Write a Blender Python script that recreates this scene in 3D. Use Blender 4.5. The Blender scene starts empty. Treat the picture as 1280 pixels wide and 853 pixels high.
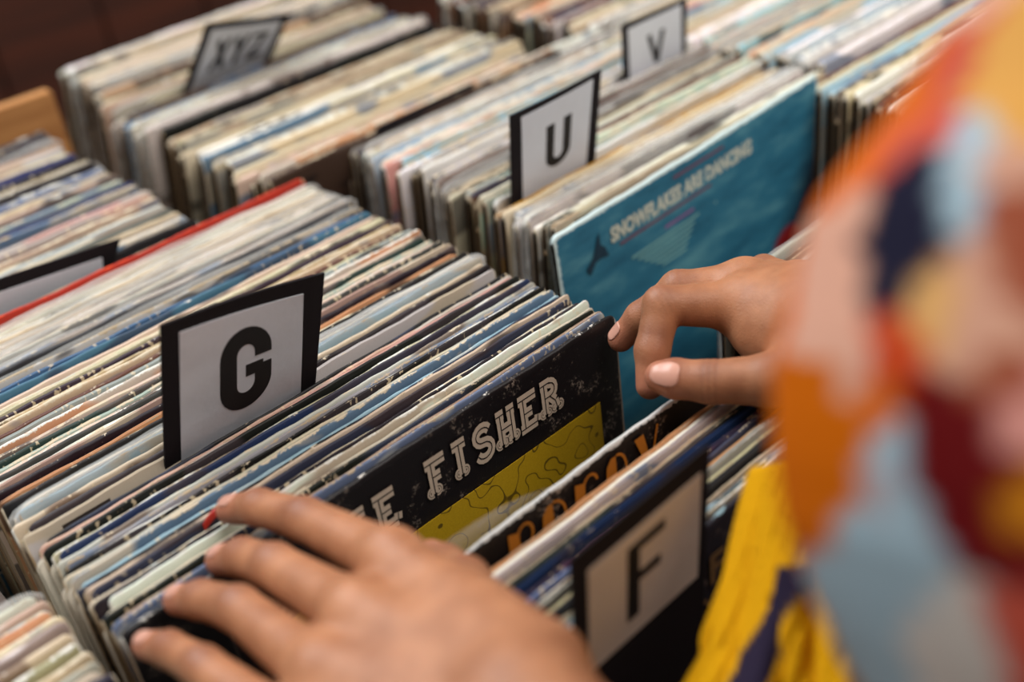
import bpy, bmesh, math, random
import numpy as np
from mathutils import Vector, Matrix
random.seed(7); rng = np.random.default_rng(5)
SC = bpy.context.scene; COL = SC.collection
T = 0.90; W = 0.3125; HS = 0.3125            # height of the sleeve tops, sleeve width and height (metres)

# ------------------------------------------------------------------ helpers
def lin(c):
    return tuple(((v/255)/12.92 if v/255 <= .04045 else ((v/255+.055)/1.055)**2.4) for v in c)
def link(o, parent=None):
    COL.objects.link(o)
    if parent: o.parent = parent
    return o
def tag(o, label=None, cat=None, group=None, kind=None):
    if label: o['label'] = label
    if cat: o['category'] = cat
    if group: o['group'] = group
    if kind: o['kind'] = kind
    return o
def empty(name, loc):
    o = bpy.data.objects.new(name, None); o.location = loc; o.empty_display_size = .02
    return link(o)
def mesh(name, vs, fs, mat=None, smooth=False):
    me = bpy.data.meshes.new(name); me.from_pydata([tuple(v) for v in vs], [], [tuple(f) for f in fs]); me.update()
    if mat: me.materials.append(mat)
    if smooth: me.polygons.foreach_set('use_smooth', [True]*len(me.polygons))
    return me
def obj(name, me, parent=None, loc=(0, 0, 0)):
    o = bpy.data.objects.new(name, me); o.location = loc
    return link(o, parent)
def box_mesh(name, boxes, mat, bevel=.002):
    bm = bmesh.new()
    for (x0, y0, z0, x1, y1, z1) in boxes:
        r = bmesh.ops.create_cube(bm, size=1)
        for v in r['verts']:
            v.co = Vector(((x0+x1)/2+v.co.x*(x1-x0), (y0+y1)/2+v.co.y*(y1-y0), (z0+z1)/2+v.co.z*(z1-z0)))
    if bevel: bmesh.ops.bevel(bm, geom=bm.edges[:], offset=bevel, segments=2, affect='EDGES')
    me = bpy.data.meshes.new(name); bm.to_mesh(me); bm.free(); me.materials.append(mat); return me

# ------------------------------------------------------------------ materials
class NT:
    def __init__(s, name):
        s.m = bpy.data.materials.new(name); s.m.use_nodes = True; s.t = s.m.node_tree; s.n = s.t.nodes
        s.b = s.n['Principled BSDF']; s.out = s.n['Material Output']
    def new(s, ty, **kw):
        n = s.n.new(ty)
        for k, v in kw.items():
            if k.startswith('i_'): n.inputs[k[2:].replace('_', ' ')].default_value = v
            else: setattr(n, k, v)
        return n
    def L(s, a, b): s.t.links.new(a, b)
    def ramp(s, fac, stops, interp='LINEAR'):
        r = s.new('ShaderNodeValToRGB'); r.color_ramp.interpolation = interp; e = r.color_ramp.elements
        while len(e) < len(stops): e.new(.5)
        for el, (p, c) in zip(e, stops): el.position = p; el.color = (*c, 1) if len(c) == 3 else c
        s.L(fac, r.inputs[0]); return r.outputs[0]
    def math(s, op, a, b=None, c=None, clamp=False):
        n = s.new('ShaderNodeMath', operation=op, use_clamp=clamp)
        for i, v in enumerate((a, b, c)):
            if v is None: continue
            if hasattr(v, 'links'): s.L(v, n.inputs[i])
            else: n.inputs[i].default_value = v
        return n.outputs[0]
    def mix(s, f, a, b, mode='MIX'):
        n = s.new('ShaderNodeMix', data_type='RGBA', blend_type=mode)
        for i, v in ((0, f), (6, a), (7, b)):
            if hasattr(v, 'links'): s.L(v, n.inputs[i])
            else: n.inputs[i].default_value = v if i == 0 else ((*v, 1) if len(v) == 3 else v)
        return n.outputs[2]
    def noise(s, vec, scale, detail=3, rough=.55):
        n = s.new('ShaderNodeTexNoise'); n.inputs['Scale'].default_value = scale; n.inputs['Detail'].default_value = detail
        n.inputs['Roughness'].default_value = rough; s.L(vec, n.inputs['Vector']); return n.outputs['Fac']
    def bump(s, h, strength=.3, dist=.001):
        b = s.new('ShaderNodeBump'); b.inputs['Strength'].default_value = strength; b.inputs['Distance'].default_value = dist
        s.L(h, b.inputs['Height']); s.L(b.outputs[0], s.b.inputs['Normal'])
def plain(name, rgb, rough=.6, metal=0., bumpy=0., nscale=300):
    t = NT(name); tc = t.new('ShaderNodeTexCoord'); f = t.noise(tc.outputs['Object'], nscale, 4)
    a = lin(rgb); t.L(t.mix(f, tuple(v*.9 for v in a), tuple(min(1, v*1.1) for v in a)), t.b.inputs['Base Color'])
    t.b.inputs['Roughness'].default_value = rough; t.b.inputs['Metallic'].default_value = metal
    if bumpy: t.bump(f, bumpy, .0005)
    return t.m

def cover_material(name, rough=.5, art=1.0, scuff=0.):
    """printed card: cover colour per object, worn pale where the top fold and corners have rubbed"""
    t = NT(name); tc = t.new('ShaderNodeTexCoord'); oi = t.new('ShaderNodeObjectInfo')
    at = t.new('ShaderNodeAttribute', attribute_type='OBJECT', attribute_name='edge_colour')
    ar = t.new('ShaderNodeAttribute', attribute_type='OBJECT', attribute_name='art_colour')
    off = t.new('ShaderNodeVectorMath', operation='ADD'); t.L(tc.outputs['Object'], off.inputs[0])
    sc = t.new('ShaderNodeVectorMath', operation='SCALE'); sc.inputs[0].default_value = (3.1, 7.7, 5.3); sc.inputs['Scale'].default_value = 1
    t.L(t.math('MULTIPLY', oi.outputs['Random'], 9.0), sc.inputs['Scale']); t.L(sc.outputs[0], off.inputs[1]); v = off.outputs[0]
    sx = t.new('ShaderNodeSeparateXYZ'); t.L(tc.outputs['Object'], sx.inputs[0])
    # printed picture: broad flat areas in a second colour
    st = t.new('ShaderNodeVectorMath', operation='MULTIPLY'); st.inputs[1].default_value = (1, .2, 2.2); t.L(v, st.inputs[0])
    n1 = t.noise(st.outputs[0], 13, 2); pic = t.ramp(n1, [(.52, (0, 0, 0)), (.56, (1, 1, 1))])
    col = t.mix(t.math('MULTIPLY', pic, .75*art), oi.outputs['Color'], ar.outputs['Color'])
    # lettering-like speckle just under the fold
    st2 = t.new('ShaderNodeVectorMath', operation='MULTIPLY'); st2.inputs[1].default_value = (1, .1, .6); t.L(v, st2.inputs[0])
    sp = t.ramp(t.noise(st2.outputs[0], 330, 1), [(.62, (0, 0, 0)), (.66, (1, 1, 1))])
    gate = t.ramp(t.noise(st.outputs[0], 5, 1), [(.56, (0, 0, 0)), (.6, (1, 1, 1))])
    col = t.mix(t.math('MULTIPLY', t.math('MULTIPLY', sp, gate), .55*art), col, lin((225, 205, 170)))
    # wear along the fold
    n2 = t.noise(v, 95, 5, .7); n3 = t.noise(v, 700, 3, .7)
    dz = t.math('SUBTRACT', HS, sx.outputs['Z'])
    aw = t.new('ShaderNodeAttribute', attribute_type='OBJECT', attribute_name='wear')
    lim = t.math('MULTIPLY_ADD', aw.outputs['Fac'], .0026, -.0013)
    lim = t.math('ADD', lim, t.math('MULTIPLY', t.math('SUBTRACT', n2, .5), .0085))
    lim = t.math('ADD', lim, t.math('MULTIPLY', t.math('SUBTRACT', n3, .5), .003))
    wear = t.math('MULTIPLY', t.math('SUBTRACT', lim, dz), 2200, clamp=True)
    ax = t.math('ABSOLUTE', sx.outputs['X'])
    ex = t.math('MULTIPLY', t.math('SUBTRACT', ax, t.math('SUBTRACT', W/2-.0004, t.math('MULTIPLY', n2, .0016))), 2500, clamp=True)
    low = t.math('MULTIPLY', t.math('MULTIPLY', t.math('SUBTRACT', dz, .007), 150, clamp=True), ex)
    wear = t.math('MAXIMUM', wear, ex)
    spec = t.math('MULTIPLY', t.math('SUBTRACT', n3, .70), 14, clamp=True)
    wear = t.math('MAXIMUM', wear, t.math('MULTIPLY', spec, .5))
    if scuff:
        s1 = t.ramp(t.noise(v, 46, 4, .7), [(.56, (0, 0, 0)), (.66, (1, 1, 1))]); s2 = t.ramp(t.noise(v, 520, 3, .7), [(.5, (0, 0, 0)), (.6, (1, 1, 1))])
        col = t.mix(t.math('MULTIPLY', t.math('MULTIPLY', s1, s2), scuff), col, lin((190, 172, 156)))
    col = t.mix(wear, col, at.outputs['Color'])
    col = t.mix(t.math('MULTIPLY', low, .8), col, t.mix(n2, lin((104, 78, 54)), lin((186, 152, 112))))
    t.L(col, t.b.inputs['Base Color']); t.b.inputs['Specular IOR Level'].default_value = .3
    t.L(t.math('MULTIPLY_ADD', wear, .35, rough), t.b.inputs['Roughness'])
    t.bump(t.math('ADD', n2, t.math('MULTIPLY', n3, .5)), .35, .0006)
    return t.m
M = {}
M['cover'] = cover_material('sleeve_card')
M['cover_plain'] = cover_material('sleeve_card_plain', .42, .0, .55)
M['inside'] = plain('sleeve_inside_shade', (46, 36, 29), .95)  # brown card, its colour darkened for the shade within the mouth
M['inner'] = plain('inner_paper', (222, 214, 198), .8)
M['card_black'] = plain('divider_black_card', (28, 23, 26), .85, bumpy=.2)
M['card_black'].node_tree.nodes['Principled BSDF'].inputs['Specular IOR Level'].default_value = .2
M['letter'] = plain('letter_ink', (20, 16, 17), .6)
def paper_mat(name, rgb):
    t = NT(name); tc = t.new('ShaderNodeTexCoord'); n = t.noise(tc.outputs['Object'], 40, 4); n2 = t.noise(tc.outputs['Object'], 18, 1)
    a = lin(rgb); t.L(t.mix(n, tuple(v*.93 for v in a), tuple(min(1, v*1.05) for v in a)), t.b.inputs['Base Color'])
    t.b.inputs['Roughness'].default_value = .55; t.bump(t.math('ADD', n, n2), .5, .0015); return t.m
M['paper'] = paper_mat('label_paper', (214, 218, 226))
M['paper_shaded'] = paper_mat('label_paper_shaded', (205, 190, 176))  # same label paper tinted warm: the shade on F is in its colour
def plastic_mat():
    t = NT('clear_sleeve_plastic'); tc = t.new('ShaderNodeTexCoord'); oi = t.new('ShaderNodeObjectInfo')
    mp = t.new('ShaderNodeVectorMath', operation='MULTIPLY'); mp.inputs[1].default_value = (.35, 1, 1.6); t.L(tc.outputs['Object'], mp.inputs[0])
    ad = t.new('ShaderNodeVectorMath', operation='ADD'); t.L(mp.outputs[0], ad.inputs[0]); t.L(oi.outputs['Random'], ad.inputs[1])
    n = t.noise(ad.outputs[0], 38, 3, .6); t.bump(n, .8, .004)
    t.b.inputs['Base Color'].default_value = (*lin((230, 229, 225)), 1); t.b.inputs['Roughness'].default_value = .2
    t.b.inputs['Specular IOR Level'].default_value = .8
    tr = t.new('ShaderNodeBsdfTransparent'); mx = t.new('ShaderNodeMixShader')
    t.L(t.math('MULTIPLY_ADD', n, .5, .0), mx.inputs[0]); t.L(tr.outputs[0], mx.inputs[1]); t.L(t.b.outputs[0], mx.inputs[2])
    t.L(mx.outputs[0], t.out.inputs[0]); return t.m
M['plastic'] = plastic_mat()
def wood(name, a, b, scale=8, rough=.5):
    t = NT(name); tc = t.new('ShaderNodeTexCoord')
    mp = t.new('ShaderNodeVectorMath', operation='MULTIPLY'); mp.inputs[1].default_value = (1, 9, 9); t.L(tc.outputs['Object'], mp.inputs[0])
    n = t.noise(mp.outputs[0], scale, 5, .6); t.L(t.ramp(n, [(.3, lin(a)), (.7, lin(b))]), t.b.inputs['Base Color'])
    t.b.inputs['Roughness'].default_value = rough; t.bump(n, .2, .002); return t.m
M['pine'] = wood('pine_board', (150, 98, 52), (186, 132, 78))
M['bin'] = wood('bin_plywood', (60, 38, 22), (84, 55, 33))
M['wall'] = wood('dark_panelling', (48, 18, 5), (82, 33, 10), 3, .7)
M['post'] = wood('dark_post', (24, 12, 8), (36, 18, 11), 4, .5)
M['floor'] = wood('floor_boards', (60, 42, 30), (84, 60, 42), 3)

# ------------------------------------------------------------------ room
def slab(name, b, mat, kind='structure'):
    o = obj(name, box_mesh(name, [b], mat, 0)); o['kind'] = kind; return o
slab('floor', (-2.6, -2.6, -.05, 3.6, 2.12, 0), M['floor'])
boards = []
x = -2.6
while x < 3.6: boards.append((x, 2.0, 0, x+.196, 2.04, 2.9)); x += .2
wb = obj('wall_back', box_mesh('wall_back', boards+[(-2.6, 2.03, 0, 3.6, 2.1, 2.9)], M['wall'], .004)); wb['kind'] = 'structure'
wl = obj('wall_left', box_mesh('wall_left', [(-2.7, -2.6, 0, -2.6, 2.1, 2.9)], M['wall'], 0)); wl['kind'] = 'structure'
wr = obj('wall_right', box_mesh('wall_right', [(3.6, -2.6, 0, 3.7, 2.1, 2.9)], M['inner'], 0)); wr['kind'] = 'structure'
tr = obj('trim_1', box_mesh('trim_1', [(.30, 1.90, 0, .42, 2.0, 2.9)], M['post'], .004)); tr['kind'] = 'structure'

# ------------------------------------------------------------------ record bins (wooden boxes on legs)
def record_bin(x0, x1, y0, y1, zf, label, back_top=None, wall_h=.15):
    r = empty('record_bin', ((x0+x1)/2, (y0+y1)/2, 0)); ox, oy = (x0+x1)/2, (y0+y1)/2
    tag(r, label, 'record bin', 'wooden record bins')
    t = .008; zt = zf+wall_h; bt = back_top or zt
    P = lambda n, b, m=M['bin']: obj(n, box_mesh(n, [(b[0]-ox, b[1]-oy, b[2], b[3]-ox, b[4]-oy, b[5])], m, .001), r)
    P('bin_floor', (x0, y0, zf-.012, x1, y1, zf))
    P('side_panel', (x0, y0+t, zf, x0+t, y1-t, zt)); P('side_panel', (x1-t, y0+t, zf, x1, y1-t, zt))
    P('front_panel', (x0, y0, zf, x1, y0+t, zt))
    P('back_panel', (x0, y1-t if not back_top else y1-.016, zf, x1, y1, bt), M['pine'] if back_top else M['bin'])
    for lx in (x0+.005, x1-.035):
        for ly in (y0+.005, y1-.035): P('leg', (lx, ly, 0, lx+.03, ly+.03, zf-.012))
    return r

# ------------------------------------------------------------------ sleeve meshes
def xs_samples(r=.005):
    a = [r*(1-math.cos(i/6*math.pi/2)) for i in range(7)]
    mid = [r+(W-2*r)*i/30 for i in range(1, 30)]
    return [-W/2+v for v in a+mid]+[W/2-v for v in reversed(a)]
def sleeve_mesh(name, kind, seed, mat, h=.0015):
    """card cover: closed fold on top, rounded corners; kinds: fold, gate (double fold), open (top mouth)"""
    R = random.Random(seed); r = R.uniform(.003, .006); X = xs_samples(r)
    ph = [R.uniform(0, 6.28) for _ in range(4)]
    if kind == 'fold':
        prof = [(-1, -9), (-1.15, -.12), (-1.05, -.03), (-.95, -.004), (-.8, -.0012), (-.45, -.0002), (0, 0), (.45, -.0002), (.8, -.0012), (.95, -.004), (1.05, -.03), (1.15, -.12), (1, -9)]
    elif kind == 'gate':
        prof = [(-1, -9), (-1.05, -.12), (-1, -.03), (-.98, -.003), (-.85, -.0006), (-.55, 0), (-.3, -.0007), (-.08, -.003), (.08, -.003), (.3, -.0010), (.55, -.0004), (.85, -.0008), (.98, -.003), (1, -.03), (1.05, -.12), (1, -9)]
    else:
        prof = [(-1, -9), (-1.1, -.12), (-1, -.03), (-1, -.0006), (-.86, 0), (-.7, -.0006), (-.68, -.02), (.68, -.02), (.7, -.0016), (.86, -.001), (1, -.0016), (1, -.03), (1.1, -.12), (1, -9)]
    vs, fs = [], []; n = len(prof)
    def col(x, dx, ys, inset):
        e = W/2-abs(x); drop = r-math.sqrt(max(0, r*r-(r-e)**2)) if e < r else 0
        wob = .0004*math.sin(x*90+ph[0])+.00025*math.sin(x*310+ph[1])+.00015*math.sin(x*700+ph[2])
        bow = .0006*math.sin(x*14+ph[3]); taper = 1-(.38 if x > 0 else -.04)*math.exp(-e/.012)
        for (py, pz) in prof:
            z = 0 if pz == -9 else HS+pz-drop-inset*(1 if pz > -.05 else 0)+wob*(1 if pz > -.05 else 0)
            vs.append((x+dx, py*h*taper*ys+bow, z))
    m = len(X)
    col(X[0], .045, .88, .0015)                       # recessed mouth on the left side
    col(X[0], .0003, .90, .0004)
    for x in X: col(x, 0, 1, 0)
    for i in range(m+1):
        for j in range(n-1):
            a = i*n+j; fs.append((a, a+1, a+n+1, a+n))
    fs.append(tuple(range(n))); fs.append(tuple(reversed(range((m+1)*n, (m+2)*n))))
    for i in range(m+1): fs.append((i*n, i*n+n, i*n+2*n-1, i*n+n-1))
    me = mesh(name, vs, fs, mat); bm = bmesh.new(); bm.from_mesh(me); bmesh.ops.recalc_face_normals(bm, faces=bm.faces); bm.to_mesh(me); bm.free()
    me.polygons.foreach_set('use_smooth', [len(p.vertices) == 4 for p in me.polygons])
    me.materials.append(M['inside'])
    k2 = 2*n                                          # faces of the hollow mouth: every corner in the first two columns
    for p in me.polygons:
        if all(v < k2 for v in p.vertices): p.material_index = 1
    return me
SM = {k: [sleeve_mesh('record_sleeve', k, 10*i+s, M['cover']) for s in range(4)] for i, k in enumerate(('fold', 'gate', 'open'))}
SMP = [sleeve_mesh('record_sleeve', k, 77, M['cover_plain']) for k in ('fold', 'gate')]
def plastic_mesh(seed):
    """loose clear bag round a sleeve: open billowing top that stands a few mm above it"""
    R = random.Random(seed); ph = [R.uniform(0, 6.28) for _ in range(8)]; n = 70; vs, fs = [], []
    for i in range(n+1):
        x = -W/2-.003+(W+.006)*i/n
        for (py, z) in [(-1, .02), (-1.5, .2), (-1.4, HS-.03), (-1.2, HS-.012), (-.9, HS+.001), (-.2, HS+.005), (.5, HS+.003), (1.1, HS-.004), (1.4, HS-.03), (1, .02)]:
            up = 1 if z > HS-.05 else 0
            w = .0006*math.sin(x*40+ph[0])+.0004*math.sin(x*110+ph[1]+z*60)+.0002*math.sin(x*330+ph[2])
            zz = z+up*(.0010*math.sin(x*25+ph[3])+.0004*math.sin(x*120+ph[4]))
            e = W/2+.003-abs(x); 
            if up: zz -= .006*math.exp(-e/.004)
            vs.append((x, py*.0020*(1-.4*math.exp(-e/.006))+w*up, zz))
    k = 10
    for i in range(n):
        for j in range(k-1):
            a = i*k+j; fs.append((a, a+1, a+k+1, a+k))
    fs.append(tuple(range(k))); fs.append(tuple(reversed(range(n*k, n*k+k))))
    return mesh('plastic_cover', vs, fs, M['plastic'], True)
PM = [plastic_mesh(s) for s in range(4)]
def inner_mesh():
    X = xs_samples(.006); vs, fs = [], []
    for i, x in enumerate(X):
        e = min(x+W/2, W/2-x); d = .006-math.sqrt(max(0, .006**2-(.006-e)**2)) if e < .006 else 0
        for y in (-.0003, .0003): vs += [(x, y, .004), (x, y, HS-.004-d)]
    for i in range(len(X)-1):
        a = 4*i; fs += [(a, a+1, a+5, a+4), (a+2, a+6, a+7, a+3), (a+1, a+3, a+7, a+5)]
    fs += [(0, 2, 3, 1), (len(vs)-4, len(vs)-3, len(vs)-1, len(vs)-2)]
    return mesh('inner_sleeve', vs, fs, M['inner'])
IM = inner_mesh()

CL = {  # cover colours
 'cream': (202, 188, 164), 'white': (226, 223, 216), 'ivory': (190, 174, 146), 'beige': (174, 150, 126), 'tan': (196, 146, 104), 'grey': (150, 146, 142),
 'pale grey': (184, 183, 175), 'black': (24, 20, 22), 'charcoal': (52, 46, 50), 'navy': (34, 48, 88), 'blue': (58, 98, 132), 'pale blue': (150, 182, 194),
 'steel blue': (96, 116, 142), 'teal': (62, 112, 118), 'pale green': (160, 172, 162), 'dark green': (28, 48, 42), 'olive': (150, 146, 122), 'red': (190, 48, 28),
 'salmon': (198, 150, 128), 'pink': (196, 156, 144), 'orange': (208, 128, 66), 'purple': (98, 66, 92), 'brown': (96, 66, 48), 'mustard': (176, 136, 52)}
ORD = ['', 'second', 'third', 'fourth', 'fifth', 'sixth', 'seventh', 'eighth', 'ninth', 'tenth', 'eleventh', 'twelfth', 'thirteenth', 'fourteenth', 'fifteenth', 'sixteenth', 'seventeenth', 'eighteenth', 'nineteenth']
def ordinal(n):
    if n < 20: return ORD[n-1] if n > 1 else 'first'
    tens = ['twenty', 'thirty', 'forty', 'fifty', 'sixty', 'seventy'][n//10-2]
    return (tens[:-1]+'ieth') if n % 10 == 0 else tens+'-'+('first' if n % 10 == 1 else ORD[n % 10-1])
SLEEVES = []
def sleeve(xl, y, th, cname, kind='fold', lean=0., dz=0., yaw=0., roll=0., edge=None, art=None, plastic=False, label=None, group=None, name='record_sleeve', me=None, inner=False, width=W, rgb=None, wear=None):
    H = HS+dz; sz = H/HS
    top = Vector((xl+width/2, y, 0)); up = Vector((0, -math.sin(lean), math.cos(lean)))
    zb = T-HS*math.cos(lean)
    b = (top.x, y+math.sin(lean)*H, zb)
    o = obj(name, me or random.choice(SM[kind]), None, b)
    o.scale = (width/W, th/.0032, sz); o.rotation_euler = (lean, roll, yaw)
    c = lin(rgb or tuple(max(0, min(255, v+random.uniform(-7, 7))) for v in CL[cname])); o.color = (*c, 1)
    if edge is None:
        e = random.random(); edge = (206, 192, 168) if e < .5 else ((176, 158, 132) if e < .8 else (220, 217, 208))
    o['edge_colour'] = list(lin(edge))
    o['art_colour'] = list(lin(art or CL[random.choice(['charcoal', 'black', 'beige', 'steel blue', 'brown', 'cream', 'pale grey', 'grey', 'black', 'ivory'])]))
    DK = cname in ('black', 'charcoal', 'navy', 'dark green', 'purple', 'brown', 'blue')
    if DK and art is None: o['art_colour'] = list(lin(random.choice([(60, 52, 56), (30, 26, 30), (84, 70, 66), (44, 52, 74)])))
    o['wear'] = (random.uniform(0, .35) if DK else random.uniform(.1, .9)) if wear is None else wear
    tag(o, label, 'record sleeve', group)
    if plastic:
        p = obj('plastic_cover', random.choice(PM), o); p['label'] = 'clear crinkled plastic outer cover'
    if inner:
        i = obj('inner_sleeve', IM, o, (-.003 if random.random() < .5 else -.001, 0, 0)); 
    SLEEVES.append(o); return o

PAL = ['cream']*3+['white']*4+['ivory']*2+['beige']*2+['pale grey']*3+['tan', 'grey', 'grey', 'grey', 'black', 'black', 'black', 'black', 'charcoal', 'charcoal', 'charcoal', 'brown', 'steel blue', 'pale blue', 'pale green', 'pink', 'brown', 'navy', 'dark green']
PALB = ['cream']*4+['white']*4+['ivory']*2+['beige']*2+['pale grey']*2+['tan', 'grey', 'grey', 'black', 'charcoal', 'black', 'steel blue', 'pale blue', 'navy', 'teal', 'pink', 'brown']
def fill(xl, y_back, y_front, pitch, where, group, landmark, lean=0., pal=PAL, pl=.1, jx=.004, leanf=None, zj=(-.004, .002), colours=None, inner_p=0., skip=None, width=W, x_front=None):
    """a row of sleeves; the label counts from a landmark at the front (direction 'behind') """
    n = int(round((y_back-y_front)/pitch))+1
    for i in range(n):
        y = y_back-i*pitch
        if skip and skip(y): continue
        k = n-i; f = i/max(1, n-1)
        cn = colours[i] if colours and i < len(colours) else None
        plast = False; kd = None
        if cn and cn.endswith('+'): cn = cn[:-1]; plast = True
        if cn is None: cn = random.choice(pal); plast = random.random() < pl
        le = lean if leanf is None else lean+(leanf-lean)*f
        dark = cn in ('black', 'charcoal', 'navy', 'dark green', 'purple', 'brown')
        kd = random.choices(['fold', 'gate', 'open'], [6, 3, 2])[0]
        look = ('plastic-covered ' if plast else '')+cn+(' worn' if dark else '')
        xx = xl if x_front is None else xl+(x_front-xl)*f
        th = pitch*math.cos(le)*random.uniform(.76, .92)/(1.15 if not plast else 1.55)
        dx = random.uniform(-jx, jx); cut = random.uniform(.002, .005) if random.random() < .25 else 0
        wd_ = width-cut
        sleeve(xx+dx+cut, y, th, cn, kd, le, random.uniform(*zj), math.radians(random.uniform(-.12, .12)), 0, plastic=plast,
               label='%s record sleeve, %s %s' % (look, ordinal(k), landmark), group=group, inner=random.random() < inner_p, width=wd_)

# --- G bin (the sharp one in the middle)
gcol = ['pale green', 'white', 'red', 'cream', 'ivory', 'white+', 'cream', 'pale grey+', 'ivory', 'beige', 'white+', 'cream', 'pale grey+', 'charcoal', 'steel blue', 'grey+', 'charcoal', 'grey+', 'pale grey', 'olive', 'blue', 'blue',
        'cream', 'cream', 'ivory', 'charcoal', 'beige', 'ivory', 'brown', 'cream', 'charcoal', 'grey', 'tan', 'cream', 'dark green', 'pale green', 'cream', 'charcoal', 'white', 'beige', 'black', 'tan', 'cream', 'black', 'white', 'pale blue+', 'pale blue+', 'cream', 'black']
G_BACK, G_DIV = .7075, .4815
pitch = .0045
n1 = int((G_BACK-G_DIV)/pitch)
fill(.0765, G_BACK, G_DIV+.0045, pitch, 'in the middle bin', 'record sleeves behind the G divider', 'behind the G divider', .03, colours=gcol, jx=.0025, zj=(-.0035, .002))
gcol2 = ['black', 'pink', 'pink', 'black', 'ivory', 'navy', 'pale grey', 'grey', 'grey', 'black', 'cream', 'steel blue', 'pale blue', 'black', 'cream', 'charcoal', 'white', 'black', 'white', 'cream', 'black', 'beige', 'steel blue', 'black']
for o_ in SLEEVES:
    if o_['label'].startswith('red record sleeve') and abs(o_.location.y-.7) < .02: o_.scale.z *= 1.016; o_['edge_colour'] = list(lin((204, 70, 40))); o_['art_colour'] = list(lin((160, 40, 24))); o_.color = (*lin((166, 40, 24)), 1)
# the sleeves between the G divider and the black album
fill(.0775, .4765, .3950, .0037, 'in the middle bin', 'record sleeves between the G divider and the black album', 'behind the black album with yellow panel', .012, colours=gcol2, jx=.002, zj=(-.003, .001), inner_p=.5)

near = min(SLEEVES, key=lambda o: abs(o.location.y-.425))
tb = []
for k in range(9):
    a = k/8; tb += [(.002+.013*a, -.0021-.0012*math.sin(a*3), HS-.0035+.0045*math.sin(a*2.4)), (.002+.013*a, -.0021-.0012*math.sin(a*3), HS+.0003+.0046*math.sin(a*2.4)), (.002+.013*a, -.0015, HS+.0003+.0046*math.sin(a*2.4))]
tm = mesh('red_tab', tb, [f for k in range(8) for f in ((3*k, 3*k+3, 3*k+4, 3*k+1), (3*k+1, 3*k+4, 3*k+5, 3*k+2))], plain('red_tab', (176, 38, 22), .5), True)
tl = obj('red_tab', tm, near, (.143-near.location.x-.008, 0, 0)); tl['label'] = 'small curled red tab on the top edge'
# --- F group: leaning back towards the camera side of the gap
fcol = ['tan', 'white', 'pale grey', 'ivory', 'charcoal', 'navy', 'purple', 'steel blue', 'tan', 'pale grey', 'cream', 'charcoal', 'ivory', 'pale blue']
fill(.083, .2940, .2440, .0036, 'in the front group', 'record sleeves behind the F divider', 'behind the F divider', .0, colours=fcol, jx=.004, zj=(-.002, .002))

# --- back left bin
fill(-.004, .985, .968, .007, 'in the back left bin', 'record sleeves in the back left bin', 'from the front of three against the pine board', .05, colours=['black', 'black', 'charcoal'], zj=(.004, .008))
fill(-.004, .958, .7245, .0066, 'in the back left bin', 'record sleeves in the back left bin', 'behind the blank divider', .05, pal=PAL+['salmon', 'steel blue'], pl=.05, jx=.003)
# --- XYZ bin
fill(.402, 1.148, .985, .0082, 'in the far bin', 'record sleeves behind the XYZ divider', 'behind the XYZ divider', .38, pal=['white', 'cream', 'pale grey', 'ivory', 'beige'], pl=.2, leanf=.33, jx=.006, zj=(-.006, .006), x_front=.372)
fill(.368, .962, .722, .0077, 'in the far bin', 'record sleeves in front of the XYZ divider', 'from the front of the XYZ bin', .33, pl=.06, leanf=.25, jx=.008, zj=(-.008, .004), pal=['cream']*5+['white']*5+['ivory']*3+['beige']*2+['pale grey']*3+['tan', 'salmon', 'charcoal', 'black', 'brown', 'grey', 'steel blue', 'grey', 'pale blue'])
for o_ in SLEEVES:  # front sleeve darkened in colour to read as a shaded gap
    if 'first from the front of the XYZ' in o_['label']: o_.color = (*lin((70, 52, 42)), 1); o_['label'] = 'brown record sleeve, first from the front of the XYZ bin'
# --- U bin
fill(.446, .735, .632, .0060, 'in the U bin', 'record sleeves behind the V divider', 'behind the V divider', .10, pl=.15, jx=.006, zj=(-.006, .003), pal=['cream']*3+['white']*5+['pale blue']*2+['pale grey']*3+['ivory', 'beige', 'steel blue', 'salmon', 'brown', 'grey', 'charcoal'])
fill(.446, .618, .557, .0055, 'in the U bin', 'record sleeves between the V and U dividers', 'behind the U divider', .10, pl=.2, jx=.008, zj=(-.006, .003), pal=['white', 'white', 'ivory', 'cream', 'pale grey', 'pale green', 'brown'])
fill(.440, .540, .492, .0060, 'in the U bin', 'record sleeves in front of the U divider', 'behind the blue album', .08, jx=.004, zj=(-.005, .003), colours=['mustard', 'cream', 'ivory', 'white+', 'white+', 'pale grey+', 'white', 'white', 'cream'])
fill(.445, .352, .300, .0065, 'across the gap from the blue album', 'record sleeves beyond the right hand', 'from the front, just beyond the right hand', 0., pal=['white', 'pale grey', 'cream'], jx=.004)
# --- far right bins
fill(.738, .952, .745, .0100, 'in the far right bin', 'record sleeves in the far right bin', 'from the front of the far right bin', .12, pl=.05, jx=.008, pal=['cream', 'white', 'ivory', 'beige', 'tan', 'brown', 'pale grey', 'salmon', 'brown'])
fill(.763, .725, .505, .0100, 'in the right bin', 'record sleeves in the right bin', 'behind the stepped-out sleeves', .06, pl=.08, jx=.004, pal=['cream', 'white', 'ivory', 'salmon', 'pale grey', 'pale blue', 'beige', 'white'])
fill(.722, .490, .400, .0075, 'stepped out in the right bin', 'record sleeves beside the blue album', 'from the front, right beside the blue album', .0, pl=.05, jx=.005, pal=['cream', 'white', 'pale blue', 'ivory', 'pale grey', 'beige'], colours=['brown', 'cream', 'pale blue', 'pale blue', 'ivory', 'cream', 'white', 'pale grey', 'cream', 'brown', 'white', 'ivory', 'beige'])
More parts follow.
